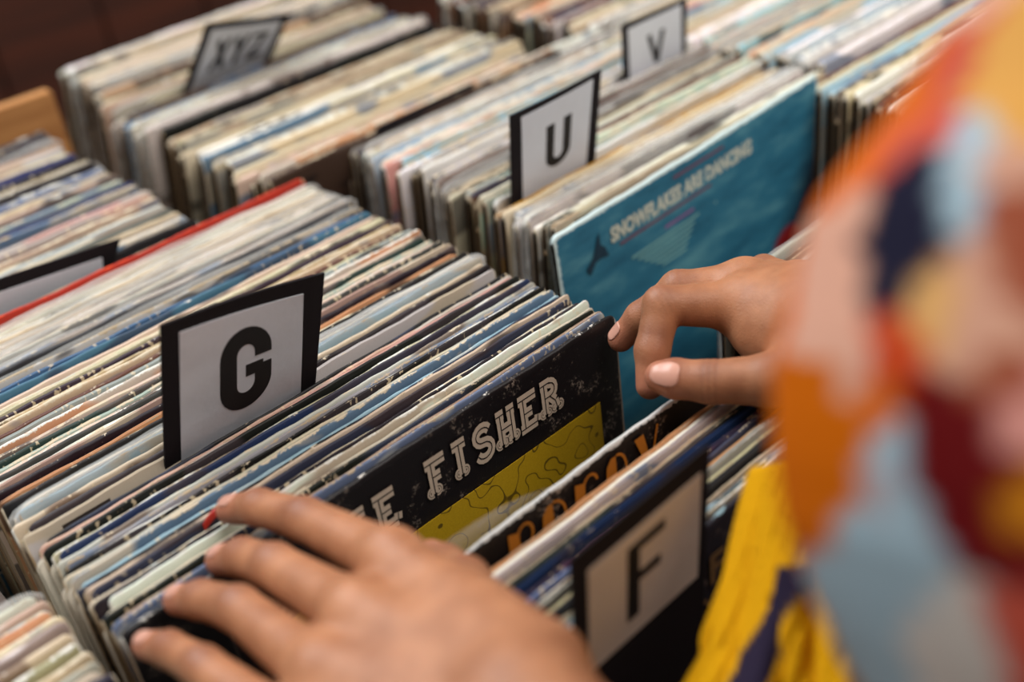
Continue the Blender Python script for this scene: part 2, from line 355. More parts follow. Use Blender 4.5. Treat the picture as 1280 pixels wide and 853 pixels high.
# --- near left bin
fill(-.247, .447, .330, .0068, 'in the near left bin', 'record sleeves in the near left bin', 'from the front of the near left bin', .0, pl=.05, jx=.004, colours=['white+', 'beige', 'grey', 'tan', 'cream', 'white', 'ivory', 'olive', 'ivory', 'grey', 'cream', 'charcoal', 'pale grey', 'cream', 'steel blue', 'pale blue', 'cream', 'ivory'])

# --- bins
hc = lambda a: T-HS*math.cos(a)
record_bin(.066, .413, 0.0, .7125, T-HS-.0005, 'low wooden record bin holding the G and F sleeves, in the middle of the picture')
record_bin(-.262, .0745-.0095, 0.0, .7125, T-HS-.0005, 'low wooden record bin holding the near left sleeves, lower left of the picture', wall_h=.235)
record_bin(-.02, .357, .717, 1.085, hc(.05)-.0005, 'wooden record bin with a raised pale pine back board, upper left', back_top=T+.007)
record_bin(.3600, .716, .7175, 1.30, hc(.38)-.02, 'wooden record bin holding the sleeves around the XYZ divider', wall_h=.2)
record_bin(.422, .780, 0.0, .7150, T-HS-.0012, 'wooden record bin holding the U and V dividers and the blue album')
record_bin(.7225, 1.09, .7540, 1.05, hc(.12)-.0005, 'wooden record bin at the top right, behind the right-hand sleeves')
record_bin(.786, 1.10, 0.0, .7500, T-HS-.0012, 'wooden record bin beside the blue album, right of the picture')

# ------------------------------------------------------------------ lettering as polygons
def stroke(pts, w, closed=False):
    """constant-width ribbon round a polyline in (u,v); returns verts, quads"""
    n = len(pts); vs = []; fs = []
    for i, p in enumerate(pts):
        a = pts[i-1] if i > 0 else None; b = pts[i+1] if i < n-1 else None
        d1 = Vector((p[0]-a[0], p[1]-a[1])).normalized() if a else None
        d2 = Vector((b[0]-p[0], b[1]-p[1])).normalized() if b else None
        d1 = d1 or d2; d2 = d2 or d1
        n1 = Vector((-d1.y, d1.x)); n2 = Vector((-d2.y, d2.x)); m = (n1+n2)
        m = m.normalized() if m.length > 1e-6 else n1
        k = min(1.8, 1/max(.3, m.dot(n1)))
        vs += [(p[0]+m.x*w/2*k, p[1]+m.y*w/2*k), (p[0]-m.x*w/2*k, p[1]-m.y*w/2*k)]
    for i in range(n-1): fs.append((2*i, 2*i+1, 2*i+3, 2*i+2))
    return vs, fs
def arc(cx, cy, rx, ry, a0, a1, n=14):
    return [(cx+rx*math.cos(math.radians(a0+(a1-a0)*i/n)), cy+ry*math.sin(math.radians(a0+(a1-a0)*i/n))) for i in range(n+1)]
def rect(u0, v0, u1, v1): return [(u0, v0), (u1, v0), (u1, v1), (u0, v1)], [(0, 1, 2, 3)]
def join(parts):
    V, Fc = [], []
    for vs, fs in parts:
        o = len(V); V += vs; Fc += [tuple(i+o for i in f) for f in fs]
    return V, Fc
# glyphs in a box of width a, height 1 (v up)
def glyph(ch, a=.62, s=.19):
    h = s/2
    if ch == 'G':
        r = a/2-h
        p = [(a-h, .62)]+arc(a/2, 1-h-r*1.05, r, r*1.05, 0, 180)+arc(a/2, h+r*1.05, r, r*1.05, 180, 340)+[(a-h*1.0, .30), (a-h, .50)]
        return join([stroke(p, s), rect(a*.50, .40, a-h, .40+s*.72)])
    if ch == 'U':
        r = a/2-h; return stroke([(h, 1)]+[(h, h+r+.02)]+arc(a/2, h+r, r, r, 180, 360)+[(a-h, 1)], s)
    if ch == 'F': return join([rect(0, 0, s, 1), rect(s, 1-s*.72, a, 1), rect(s, .46, a*.9, .46+s*.72)])
    if ch == 'V': return join([stroke([(h, 1), (a/2, h*.2)], s*.9), stroke([(a/2, h*.2), (a-h, 1)], s*.9)])
    if ch == 'X': return join([stroke([(h, 1), (a-h, 0)], s), stroke([(a-h, 1), (h, 0)], s)])
    if ch == 'Y': return join([stroke([(h, 1), (a/2, .45)], s), stroke([(a-h, 1), (a/2, .45)], s), rect(a/2-h, 0, a/2+h, .5)])
    if ch == 'Z': return join([rect(0, 1-s*.8, a, 1), rect(0, 0, a, s*.8), stroke([(a-h, 1-s*.4), (h, s*.4)], s)])
def solid(name, V, Fc, mapf, mat, off0, off1, parent, nrm):
    """extrude a flat glyph between two offsets along the card's normal"""
    n = len(V); vs = []
    for o in (off1, off0):
        for (u, v) in V: vs.append(Vector(mapf(u, v))+nrm*o)
    fs = [tuple(f) for f in Fc]+[tuple(reversed([i+n for i in f])) for f in Fc]
    cnt = {}
    for f in Fc:
        for a, b in zip(f, f[1:]+f[:1]): cnt[(a, b)] = 1
    for (a, b) in list(cnt):
        if (b, a) not in cnt: fs.append((b, a, a+n, b+n))
    me = mesh(name, vs, fs, mat); bm = bmesh.new(); bm.from_mesh(me); bmesh.ops.recalc_face_normals(bm, faces=bm.faces); bm.to_mesh(me); bm.free()
    return obj(name, me, parent)

def divider(label, card, paper, letters, box, depth=.16, pmat='paper', notch=None, bend=.0, aspect=.62, s=.19, ext=1.):
    """card/paper: TL, TR, BR, BL as the visible corners; the black card runs on down into the bin"""
    TL, TR, BR, BL = [Vector(p) for p in card]; r = empty('divider_card', (TL+TR)/2); loc = r.location.copy()
    tag(r, label, 'divider')
    dl = (BL-TL).normalized(); dr = (BR-TR).normalized(); d = (dl+dr).normalized()
    nrm = (TR-TL).cross(d).normalized()
    if nrm.y > 0: nrm = -nrm
    flat = lambda p: p-nrm*((p-TL).dot(nrm))
    BR, BL = flat(BR), flat(BL); hv = (BL-TL).length
    ub = (TR-TL).normalized(); wl_ = (TR-TL).length
    def bendv(p):
        uc = min(1, max(0, (p-TL).dot(ub)/wl_)); dn = (p-TL).dot(d)/hv
        return nrm*bend*math.sin(math.pi*uc)*max(0, 1-.6*dn)
    n = 16; vs = []; hgt = max((BL-TL).length, (BR-TR).length)
    def f(u, v, q):                                   # q = quad of four corners
        p = (q[0]*(1-u)+q[1]*u)*(1-v)+(q[3]*(1-u)+q[2]*u)*v
        return p+bendv(p)-loc
    Q = [TL, TR, BR+d*depth, BL+d*depth]
    vs = []; fs = []
    for o in (0.0006, -.0006):
        for i in range(n+1):
            for j in range(n+1): vs.append(f(i/n, j/n, Q)+nrm*o)
    N = (n+1)**2
    for i in range(n):
        for j in range(n):
            a = i*(n+1)+j; fs.append((a, a+1, a+n+2, a+n+1)); fs.append((N+a, N+a+n+1, N+a+n+2, N+a+1))
    rim = [(i, 0) for i in range(n)]+[(n, j) for j in range(n)]+[(i, n) for i in range(n, 0, -1)]+[(0, j) for j in range(n, 0, -1)]
    ids = [i*(n+1)+j for i, j in rim]
    for a, b in zip(ids, ids[1:]+ids[:1]): fs.append((a, b, b+N, a+N))
    me = mesh('card', vs, fs, M['card_black']); bm = bmesh.new(); bm.from_mesh(me); bmesh.ops.recalc_face_normals(bm, faces=bm.faces); bm.to_mesh(me); bm.free()
    obj('card', me, r)
    if paper:
        P = [flat(Vector(p)) for p in paper]
        cuv = []
        k = 12; V = [(i/k, j/k*ext) for i in range(k+1) for j in range(k+1)]; Fc = []
        for i in range(k):
            for j in range(k):
                a = i*(k+1)+j; Fc.append((a, a+1, a+k+2, a+k+1))
        w0 = (P[1]-P[0]).length; 
        def pm(u, v):
            p = (P[0]*(1-u)+P[1]*u)*(1-v)+(P[3]*(1-u)+P[2]*u)*v
            return p+bendv(p)-loc
        solid('label_paper', V, Fc, pm, M[pmat], .0006, .0009, r, nrm)
        u0, v0, u1, v1 = box; nl = len(letters); gw = (u1-u0)/max(1, nl)
        for q, ch in enumerate(letters):
            gv, gf = glyph(ch, aspect, s)
            uu = u0+q*gw; ww = gw*(.86 if nl > 1 else 1)
            solid('letter', gv, gf, lambda a, b: pm(uu+ww*a/aspect, v1+(v0-v1)*b), M['letter'], .0009, .0012, r, nrm)
    return r
divider('black-bordered G divider card standing in the middle bin, sharp in focus',
        [(.1582, .4426, .9939), (.2500, .4511, .9736), (.2488, .4830, .8977), (.1503, .4834, .8967)],
        [(.1672, .4470, .9834), (.2373, .4540, .9666), (.2368, .4831, .8974), (.1616, .4815, .9010)], 'G', (.315, .155, .735, .93), s=.2, depth=.10, bend=-.002, ext=1.4)
divider('black-bordered F divider card in the front group, its paper in brownish shade',
        [(.2001, .232, .9503), (.2816, .232, .9526), (.2735, .232, .8703), (.1964, .232, .8756)],
        [(.2078, .232, .9389), (.2755, .232, .9423), (.2705, .232, .8869), (.2024, .232, .8854)], 'F', (.33, .12, .66, .82), depth=.10, s=.16, pmat='paper_shaded', aspect=.5)
divider('black-bordered U divider card standing behind the blue album',
        [(.4555, .5330, .9638), (.5424, .5325, .9659), (.5454, .5494, .8986), (.4624, .5491, .8935)],
        [(.4653, .5342, .9594), (.5341, .5334, .9622), (.5363, .5484, .9024), (.4719, .5497, .8935)], 'U', (.34, .28, .70, .86), depth=.10, s=.17, aspect=.55, bend=.001, ext=1.4)
divider('black-bordered V divider card, top of the picture, right of the U divider',
        [(.6522, .6136, .9497), (.7332, .6143, .9481), (.7435, .6250, .8923), (.6595, .6235, .8939)],
        [(.6595, .6146, .9446), (.7262, .6146, .9447), (.7357, .6248, .8935), (.6681, .6246, .8946)], 'V', (.33, .28, .68, .84), depth=.08, s=.14, aspect=.55, ext=1.4)
divider('black-bordered XYZ divider card leaning forward in the far bin',
        [(.4540, .9183, .9647), (.5477, .9359, .9426), (.5389, .9715, .8981), (.4418, .9663, .9046)],
        [(.4602, .9246, .9567), (.5388, .9390, .9388), (.5294, .9708, .8990), (.4490, .9687, .9016)], 'XYZ', (.14, .22, .92, .82), depth=.08, s=.17, ext=1.4)
divider('blank divider card with a black top edge, cut by the left frame edge',
        [(.045, .7085, .9345), (.2496, .7171, .9097), (.2335, .7213, .8957), (.0550, .7212, .8960)],
        [(.050, .7090, .9240), (.2340, .7175, .9010), (.2330, .7213, .8900), (.0550, .7212, .8900)], '', (0, 0, 1, 1), depth=.08)
divider('plain black divider card barely showing above the sleeves, left of the U divider',
        [(.4755, .7201, .9050), (.5801, .7200, .9065), (.5801, .7260, .8900), (.4775, .7260, .8900)], None, '', None, depth=.08)

# ------------------------------------------------------------------ hero albums
def add_plate(name, parent, x0, z0, x1, z1, y, mat, th=.0002):
    """printed panel on a cover, in the album's own coordinates (front face looks to -y)"""
    me = box_mesh(name, [(x0, y-th, z0, x1, y, z1)], mat, 0); return obj(name, me, parent)
def yellow_panel():
    t = NT('yellow_print'); tc = t.new('ShaderNodeTexCoord')
    n = t.noise(tc.outputs['Object'], 22, 2, .5); w = t.math('SINE', t.math('MULTIPLY', n, 75.0))
    line = t.ramp(w, [(.0, (0, 0, 0)), (.93, (0, 0, 0)), (.985, (1, 1, 1))])
    g = t.ramp(t.noise(tc.outputs['Object'], 9, 1), [(.42, (0, 0, 0)), (.55, (1, 1, 1))])
    n3 = t.noise(tc.outputs['Object'], 900, 2)
    base = t.mix(n3, lin((176, 140, 14)), lin((206, 168, 30)))
    t.L(t.mix(t.math('MULTIPLY', line, t.math('MULTIPLY_ADD', g, .6, .25)), base, lin((70, 52, 16))), t.b.inputs['Base Color'])
    t.b.inputs['Roughness'].default_value = .45; return t.m
fisher = sleeve(.0775, .3875, .0040, 'black', 'fold', .0, .0012, 0, 0, wear=.25, edge=(206, 200, 192), art=(30, 26, 28), me=SMP[0], rgb=(24, 20, 22),
                label='black album with cream circus lettering and a yellow panel, facing the gap', group=None, name='record_album')
fx = fisher.location.x; fb = T-HS
FY = -.00205*1.0
add_plate('yellow_panel', fisher, .1-fx, .12, .3703-fx, .849-fb, -.00168/ (.0040/.0032)*1.25, yellow_panel(), .0003)
M['cream_ink'] = plain('cream_ink', (196, 178, 158), .6); M['dark_ink'] = plain('dark_ink', (30, 26, 26), .6)
TUS = {  # stems and bars of a split-serif circus face, box 1 x 1
 'F': [[(.34, .04), (.34, .96)], [(.1, .95), (.92, .95)], [(.34, .52), (.68, .52)]], 'I': [[(.5, .04), (.5, .96)], [(.22, .95), (.78, .95)]],
 'S': [arc(.5, .74, .30, .22, 20, 270, 10)+arc(.5, .28, .32, .24, 90, -160, 10)], 'H': [[(.27, .04), (.27, .96)], [(.75, .04), (.75, .96)], [(.27, .5), (.75, .5)], [(.1, .95), (.44, .95)], [(.58, .95), (.92, .95)]],
 'E': [[(.3, .04), (.3, .96)], [(.08, .95), (.9, .95)], [(.3, .5), (.68, .5)], [(.1, .06), (.86, .06)], [(.86, .06), (.9, .26)]],
 'R': [[(.27, .04), (.27, .96)], [(.1, .95), (.55, .95)], arc(.5, .73, .26, .2, 90, -90, 8), [(.27, .53), (.5, .53)], [(.5, .53), (.74, .3)], [(.74, .3), (.8, .06)]]}
FEET = {'F': [.34], 'I': [.5], 'S': [], 'H': [.27, .75], 'E': [], 'R': [.27, .8]}
def circus_word(parent, text, x0, zb, pitch, h, y, step, rise=0):
    for i, ch in enumerate(text):
        if ch == ' ': continue
        for w, mat, off, nm in ((.31, M['cream_ink'], .00015, 'printed_letter'), (.035, M['dark_ink'], .0003, 'inline')):
            parts = []
            for p in TUS[ch]: parts.append(stroke(p, w))
            for u in FEET[ch]:
                for sgn in (-1, 1): parts.append(stroke(arc(u+sgn*.13, .1, .13, .11, 90 if sgn < 0 else 90, 300 if sgn < 0 else -120, 8), w*.42))
            V, Fc = join(parts); cx = x0+i*pitch; q = 0
            # flat print: only the front face, parts nudged apart so that they do not coincide
            vs = [(cx+u*step, y-off-(.00001), zb+rise*i+v*h) for (u, v) in V]; fs = Fc
            vs2 = []
            k = 0
            for pi_, (pv, pf) in enumerate(parts):
                for _ in pv: vs2.append((vs[k][0], vs[k][1]-pi_*.00001, vs[k][2])); k += 1
            if nm == 'printed_letter': L0 = obj(nm, mesh(nm, vs2, [tuple(reversed(f)) for f in fs], mat), parent)
            else: obj(nm, mesh(nm, vs2, [tuple(reversed(f)) for f in fs], mat), L0)
yf = -.00180
circus_word(fisher, 'IE FISHER', .2415-.0167*3-fx, .8622-fb, .0166, .0215, yf-.0001, .0160, .0003)

# black album with orange letters, in front of the gap
porgy = sleeve(.083, .3085, .0038, 'black', 'open', .0, .0008, 0, 0, wear=1.1, edge=(196, 194, 190), art=(28, 24, 26), me=SMP[0], rgb=(20, 18, 20),
               label='black album with orange lettering and a white worn top edge, in front of the gap', name='record_album')
px_, pb = porgy.location.x, T-HS
M['orange_ink'] = plain('orange_ink', (172, 108, 26), .6)
def round_word(parent, x0, zb, h, pitch, n, y):
    for i in range(n):                                 # the letters' tops show: a flat stem with a hooked bow, p o r g y
        ch = 'porgy'[i % 5]; parts = []
        fat = [(0, -.6 if ch in 'pgy' else 0), (.30, -.6 if ch in 'pgy' else 0), (.36, .86), (.06, .98)]
        if ch in 'pr': parts = [(fat, [(0, 1, 2, 3)]), stroke(arc(.52, .68, .22, .30, 170, 10 if ch == 'r' else -160, 12), .07)]
        elif ch == 'o': parts = [([(.0, .3), (.18, .02), (.36, .0), (.36, .98), (.2, .98), (.06, .8)], [(0, 1, 2, 3, 4, 5)]), stroke(arc(.38, .5, .34, .48, 90, -90, 12), .07)]
        elif ch == 'g': parts = [([(.0, .3), (.18, .02), (.36, .0), (.36, .98), (.2, .98), (.06, .8)], [(0, 1, 2, 3, 4, 5)]), stroke(arc(.38, .5, .3, .48, 90, -90, 12)+arc(.4, -.25, .3, .3, 60, -150, 8), .07)]
        else: parts = [([(.0, 1), (.3, 1), (.5, .1), (.4, -.1)], [(0, 1, 2, 3)]), stroke([(.78, 1), (.5, .0), (.3, -.55)], .07)]
        V, Fc = join(parts)
        vs = [(x0+i*pitch+u*h, y-.00002*(j > 5), zb+v*h) for j, (u, v) in enumerate(V)]
        obj('printed_letter', mesh('printed_letter', vs, Fc, M['orange_ink']), parent)
round_word(porgy, .2280-px_, .8730-pb, .022, .0218, 5, -.0020)
def disc_bag():
    vs, fs = [(0, 0, 0)], []; n = 64
    for i in range(n): vs.append((math.cos(i/n*2*math.pi)*.15, .0004*math.sin(i*.7), math.sin(i/n*2*math.pi)*.15))
    for i in range(n): fs.append((0, i+1, (i+1) % n+1))
    return mesh('inner_sleeve', vs, fs, M['plastic'])
ib = obj('inner_sleeve', disc_bag(), porgy, (-.035, .0045, .1705)); ib['label'] = 'clear round-bottomed inner bag peeking out behind the album'

# dark album with faded gold words, right of the F divider
navy = sleeve(.083, .2385, .0034, 'charcoal', 'fold', 0, .001, 0, 0, edge=(150, 178, 186), me=SMP[0], rgb=(44, 42, 50), label='dark album with faded gold words, just behind the F divider', name='record_album')
def text_mesh(name, body, size, mat, offset=.0, sx=1.0, shear=0):
    cu = bpy.data.curves.new('words', 'FONT'); cu.body = body; cu.size = size; cu.offset = offset; cu.extrude = .00006; cu.shear = shear; cu.resolution_u = 3
    t = bpy.data.objects.new('words', cu); COL.objects.link(t); dg = bpy.context.evaluated_depsgraph_get(); dg.update()
    me = bpy.data.meshes.new_from_object(t.evaluated_get(dg)); bpy.data.objects.remove(t)
    me.name = name; me.materials.clear(); me.materials.append(mat)
    for v in me.vertices: v.co = Vector((v.co.x*sx, -v.co.z, v.co.y))
    return me
M['gold_ink'] = plain('gold_ink', (120, 92, 58), .6)
nx = navy.location.x
o = obj('printed_words', text_mesh('printed_words', 'Fe', .024, M['gold_ink'], .0006), navy, (.284-nx, -.0022, .866-pb))
o = obj('printed_words', text_mesh('printed_words', 'You', .017, M['gold_ink'], .0004), navy, (.2795-nx, -.0022, .8475-pb))

# blue album
def blue_mat():
    t = NT('blue_painted_cover'); tc = t.new('ShaderNodeTexCoord'); v = tc.outputs['Object']
    rot = t.new('ShaderNodeMapping'); rot.inputs['Rotation'].default_value = (0, math.radians(35), 0); rot.inputs['Scale'].default_value = (1, 1, 3.2); t.L(v, rot.inputs[0])
    n = t.noise(rot.outputs[0], 14, 4, .6); n2 = t.noise(v, 260, 4, .7)
    col = t.ramp(n, [(.3, lin((22, 82, 108))), (.5, lin((38, 104, 130))), (.72, lin((86, 142, 156)))])
    sx = t.new('ShaderNodeSeparateXYZ'); t.L(v, sx.inputs[0])
    nn = t.noise(v, 9, 2)
    q = t.math('ADD', t.math('MULTIPLY', sx.outputs['X'], 9), t.math('MULTIPLY', sx.outputs['Z'], -7))
    q = t.math('ADD', q, nn)                          # the dark night corner of the painting, lower right
    col = t.mix(t.math('MULTIPLY', t.math('ADD', q, .12), 3, clamp=True), col, lin((12, 20, 38)))
    dx = t.math('SUBTRACT', sx.outputs['X'], .112); dzz = t.math('SUBTRACT', sx.outputs['Z'], .175)
    rr = t.math('ADD', t.math('POWER', t.math('ABSOLUTE', dx), 2), t.math('POWER', t.math('ABSOLUTE', dzz), 2))
    col = t.mix(t.math('MULTIPLY', t.math('SUBTRACT', .0007, rr), 4000, clamp=True), col, lin((124, 16, 20)))
    dz = t.math('SUBTRACT', HS, sx.outputs['Z']); ax = t.math('SUBTRACT', W/2, t.math('ABSOLUTE', sx.outputs['X']))
    wear = t.math('MULTIPLY', t.math('SUBTRACT', t.math('MULTIPLY', n2, .006), t.math('MINIMUM', dz, ax)), 900, clamp=True)
    t.L(t.mix(wear, col, lin((196, 214, 214))), t.b.inputs['Base Color']); t.b.inputs['Roughness'].default_value = .55; t.bump(n2, .3, .0006); return t.m
bw = .292
blue = sleeve(.4435, .480, .0045, 'blue', 'fold', 0, .002, 0, math.radians(-2.1), me=sleeve_mesh('record_album', 'fold', 5, blue_mat()), width=bw,
              label='large blue painted album facing the gap, with a pale title line', name='record_album')
blue.location.z += .004
bx = blue.location.x; M['title_ink'] = plain('title_ink', (190, 192, 178), .6); M['plum_ink'] = plain('plum_ink', (128, 82, 132), .6); M['sea_ink'] = plain('sea_ink', (112, 158, 158), .6); M['wine_ink'] = plain('wine_ink', (104, 64, 84), .6); M['bird'] = plain('bird_ink', (14, 44, 62), .6)
def on_blue(me, x, z, name='printed_words', ry=0):
    ro = obj(name, me, blue, ((x-bx)*W/bw, -.0021, z-(T-HS)-.004)); ro.rotation_euler = (0, ry, 0); return ro
tw = text_mesh('printed_words', 'SNOWFLAKES ARE DANCING', .0155, M['title_ink'], .0007, .80)
on_blue(tw, .494, .8760)
for (x, z, wd, m_) in ((.560, .8935, .06, 'wine_ink'), (.502, .8700, .105, 'wine_ink'), (.548, .8600, .034, 'plum_ink')):
    on_blue(box_mesh('printed_line', [(0, -.0001, 0, wd, 0, .0022)], M[m_], 0), x, z, 'printed_line')
for k in range(6):
    on_blue(box_mesh('printed_line', [(0, -.0001, 0, .100-.012*k, 0, .0020)], M['sea_ink'], 0), .512+.006*k, .8535-.0042*k, 'printed_line')
vs = [(0, 0, 0), (.008, 0, .006), (.013, 0, .016), (.016, 0, .022), (.0165, 0, .012), (.021, 0, .008), (.024, 0, .0), (.016, 0, .002), (.010, 0, .001), (.004, 0, -.006)]
on_blue(mesh('printed_bird', vs, [tuple(range(10))], M['bird']), .468, .868, 'printed_bird')

# ------------------------------------------------------------------ the person: signed-distance body turned into one mesh
def A3(*p): return np.array(p, dtype=np.float32)
def cone(p, a, b, ra, rb):
    ba = b-a; pa = p-a; t = np.clip((pa@ba)/float(ba@ba), 0, 1); d = pa-t[:, None]*ba
    return np.sqrt((d*d).sum(1))-(ra+(rb-ra)*t)
def smin(a, b, k):
    h = np.maximum(k-np.abs(a-b), 0)/k; return np.minimum(a, b)-h*h*k*.25
def hand_sdf(p, Hd):
    """fingers: chains of tapered segments; the palm: one ray per finger from the wrist"""
    palm = None
    for a, b, ra, rb in Hd['palm']:
        d = cone(p, a, b, ra, rb); palm = d if palm is None else smin(palm, d, .012)
    fing = None
    for ch in Hd['fingers']:
        f = None
        for (a, ra), (b, rb) in zip(ch, ch[1:]):
            d = cone(p, a, b, ra, rb); f = d if f is None else smin(f, d, .003)
        fing = f if fing is None else smin(fing, f, .0012)
    d = smin(palm, fing, .007)
    for c, ax, amp, up in Hd['creases']:              # skin folds across the joints
        q = p-c; s = q@ax; r2 = (q*q).sum(1); near = np.exp(-r2/(2*.009**2))
        side = np.clip((q@up)*250+.3, 0, 1)
        g = sum(np.exp(-((s-o)/.0010)**2) for o in (-.0034, 0, .0030))
        d = d+amp*g*near*side
    for c, rad, amp in Hd['bumps']:
        d = d-amp*np.exp(-((p-c)**2).sum(1)/(2*rad*rad))
    return d
def unit(v): return v/np.linalg.norm(v)
# right hand: plucks the top edges in front of the gap
w_r = A3(.431, .232, .945)
R_idx = [(A3(.4090, .3110, .9250), .0135), (A3(.3752, .3369, .9320), .0100), (A3(.3590, .3312, .9150), .0090), (A3(.3502, .3262, .9000), .0073)]
R_mid = [(A3(.4270, .3240, .9230), .0130), (A3(.4040, .3505, .9225), .0100), (A3(.3905, .3672, .9050), .0089), (A3(.3822, .3760, .8915), .0074)]
R_rng = [(A3(.4500, .3060, .9170), .0120), (A3(.4590, .3350, .9130), .0088), (A3(.4420, .3500, .9000), .0078), (A3(.4320, .3540, .8900), .0066)]
R_pnk = [(A3(.4640, .2920, .9140), .0105), (A3(.4760, .3140, .9080), .0076), (A3(.4640, .3300, .8990), .0068), (A3(.4560, .3350, .8920), .0058)]
R_thb = [(A3(.3960, .2520, .9260), .0145), (A3(.3710, .2680, .9170), .0128), (A3(.3545, .2900, .9160), .0106), (A3(.3460, .3055, .9160), .0098), (A3(.3430, .3120, .9160), .0080)]
def palm_rays(w, chains, rw, extra=()):
    P = []
    for i, ch in enumerate(chains):
        ww = w+(ch[0][0]-np.mean([c[0][0] for c in chains], axis=0))*.42
        P.append((ww.astype(np.float32), ch[0][0], rw, ch[0][1]+.0006))
    return P+list(extra)
RH = dict(palm=palm_rays(w_r, [R_idx, R_mid, R_rng, R_pnk], .0160, [(A3(.404, .268, .929), A3(.4030, .3000, .9190), .016, .0135), (A3(.396, .262, .921), A3(.400, .290, .915), .014, .012), (w_r, A3(.4030, .2600, .930), .018, .015)]),
          fingers=[R_idx, R_mid, R_rng, R_pnk, R_thb], creases=[], bumps=[])
def crease_of(ch, k, amp, up):
    a, b, c = ch[k-1][0], ch[k][0], ch[k+1][0]; return (b, unit(c-a), amp, unit(A3(*up)))
tow = (-.3, -.55, .75)                                # roughly towards the light and the viewer
RH['creases'] += [crease_of(R_thb, 2, .0007, tow), crease_of(R_idx, 1, .0004, (0, .1, 1)), crease_of(R_mid, 1, .0004, (0, .1, 1))]
RH['bumps'] += [(R_idx[0][0]+A3(0, 0, .010), .006, .0022), (R_mid[0][0]+A3(0, 0, .010), .006, .0022), (R_rng[0][0]+A3(0, 0, .010), .006, .002), (R_idx[1][0]+A3(-.001, .003, .006), .005, .0012), (R_mid[1][0]+A3(-.001, .003, .006), .005, .0012)]
# left hand: flat on the tops, fingers pointing away
w_l = A3(.1420, .1960, .9500)
L_idx = [(A3(.1615, .2930, .9400), .0120), (A3(.1580, .3520, .9300), .0094), (A3(.1530, .3840, .9220), .0084), (A3(.1480, .4050, .9120), .0068)]
L_mid = [(A3(.1345, .2790, .9415), .0122), (A3(.1328, .3370, .9310), .0095), (A3(.1303, .3615, .9225), .0084), (A3(.1270, .3790, .9120), .0068)]
L_rng = [(A3(.1110, .2685, .9390), .0116), (A3(.1105, .3295, .9300), .0090), (A3(.1060, .3555, .9210), .0080), (A3(.1025, .3735, .9110), .0066)]
L_pnk = [(A3(.0905, .2600, .9330), .0106), (A3(.0865, .3180, .9260), .0080), (A3(.0845, .3460, .9170), .0072), (A3(.0815, .3640, .9085), .0060)]
L_thb = [(A3(.1590, .2330, .9420), .0140), (A3(.1780, .2720, .9280), .0115), (A3(.1860, .2960, .9160), .0095), (A3(.1900, .3100, .9100), .0075)]
LH = dict(palm=palm_rays(w_l, [L_idx, L_mid, L_rng, L_pnk], .0165, [(w_l, A3(.1590, .2450, .941), .018, .0145)]), fingers=[L_idx, L_mid, L_rng, L_pnk, L_thb], creases=[], bumps=[])
for ch in (L_idx, L_mid, L_rng, L_pnk):
    LH['bumps'] += [(ch[0][0]+A3(0, 0, .010), .007, .0012), (ch[1][0]+A3(0, 0, .007), .005, .0003)]
    LH['creases'] += [crease_of(ch, 1, .0003, (0, 0, 1)), crease_of(ch, 2, .0003, (0, 0, 1))]
ARMS = [(w_r, A3(.475, .14, .985), .0215, .033), (A3(.475, .14, .985), A3(.540, .00, 1.04), .033, .040), (A3(.540, .00, 1.04), A3(.565, -.07, 1.33), .041, .052),
        (w_l, A3(.130, .09, .950), .0215, .033), (A3(.130, .09, .950), A3(.130, .000, .945), .033, .040), (A3(.130, .000, .945), A3(.240, .02, 1.09), .041, .046), (A3(.240, .02, 1.09), A3(.300, -.010, 1.31), .046, .052),
        (A3(.300, -.010, 1.31), A3(.415, -.10, 1.33), .052, .062), (A3(.415, -.10, 1.33), A3(.565, -.07, 1.33), .062, .055), (A3(.415, -.09, 1.33), A3(.415, -.05, 1.45), .058, .05)]
def body_sdf(p):
    d = None
    for a, b, ra, rb in ARMS:
        c = cone(p, a, b, ra, rb); d = c if d is None else smin(d, c, .02)
    for Hd, lo, hi in ((RH, A3(.30, .20, .85), A3(.52, .42, 1.0)), (LH, A3(.04, .16, .86), A3(.25, .45, 1.0))):
        m = ((p > lo) & (p < hi)).all(1)
        if m.any():
            d[m] = smin(d[m], hand_sdf(p[m], Hd), .008)
    return d
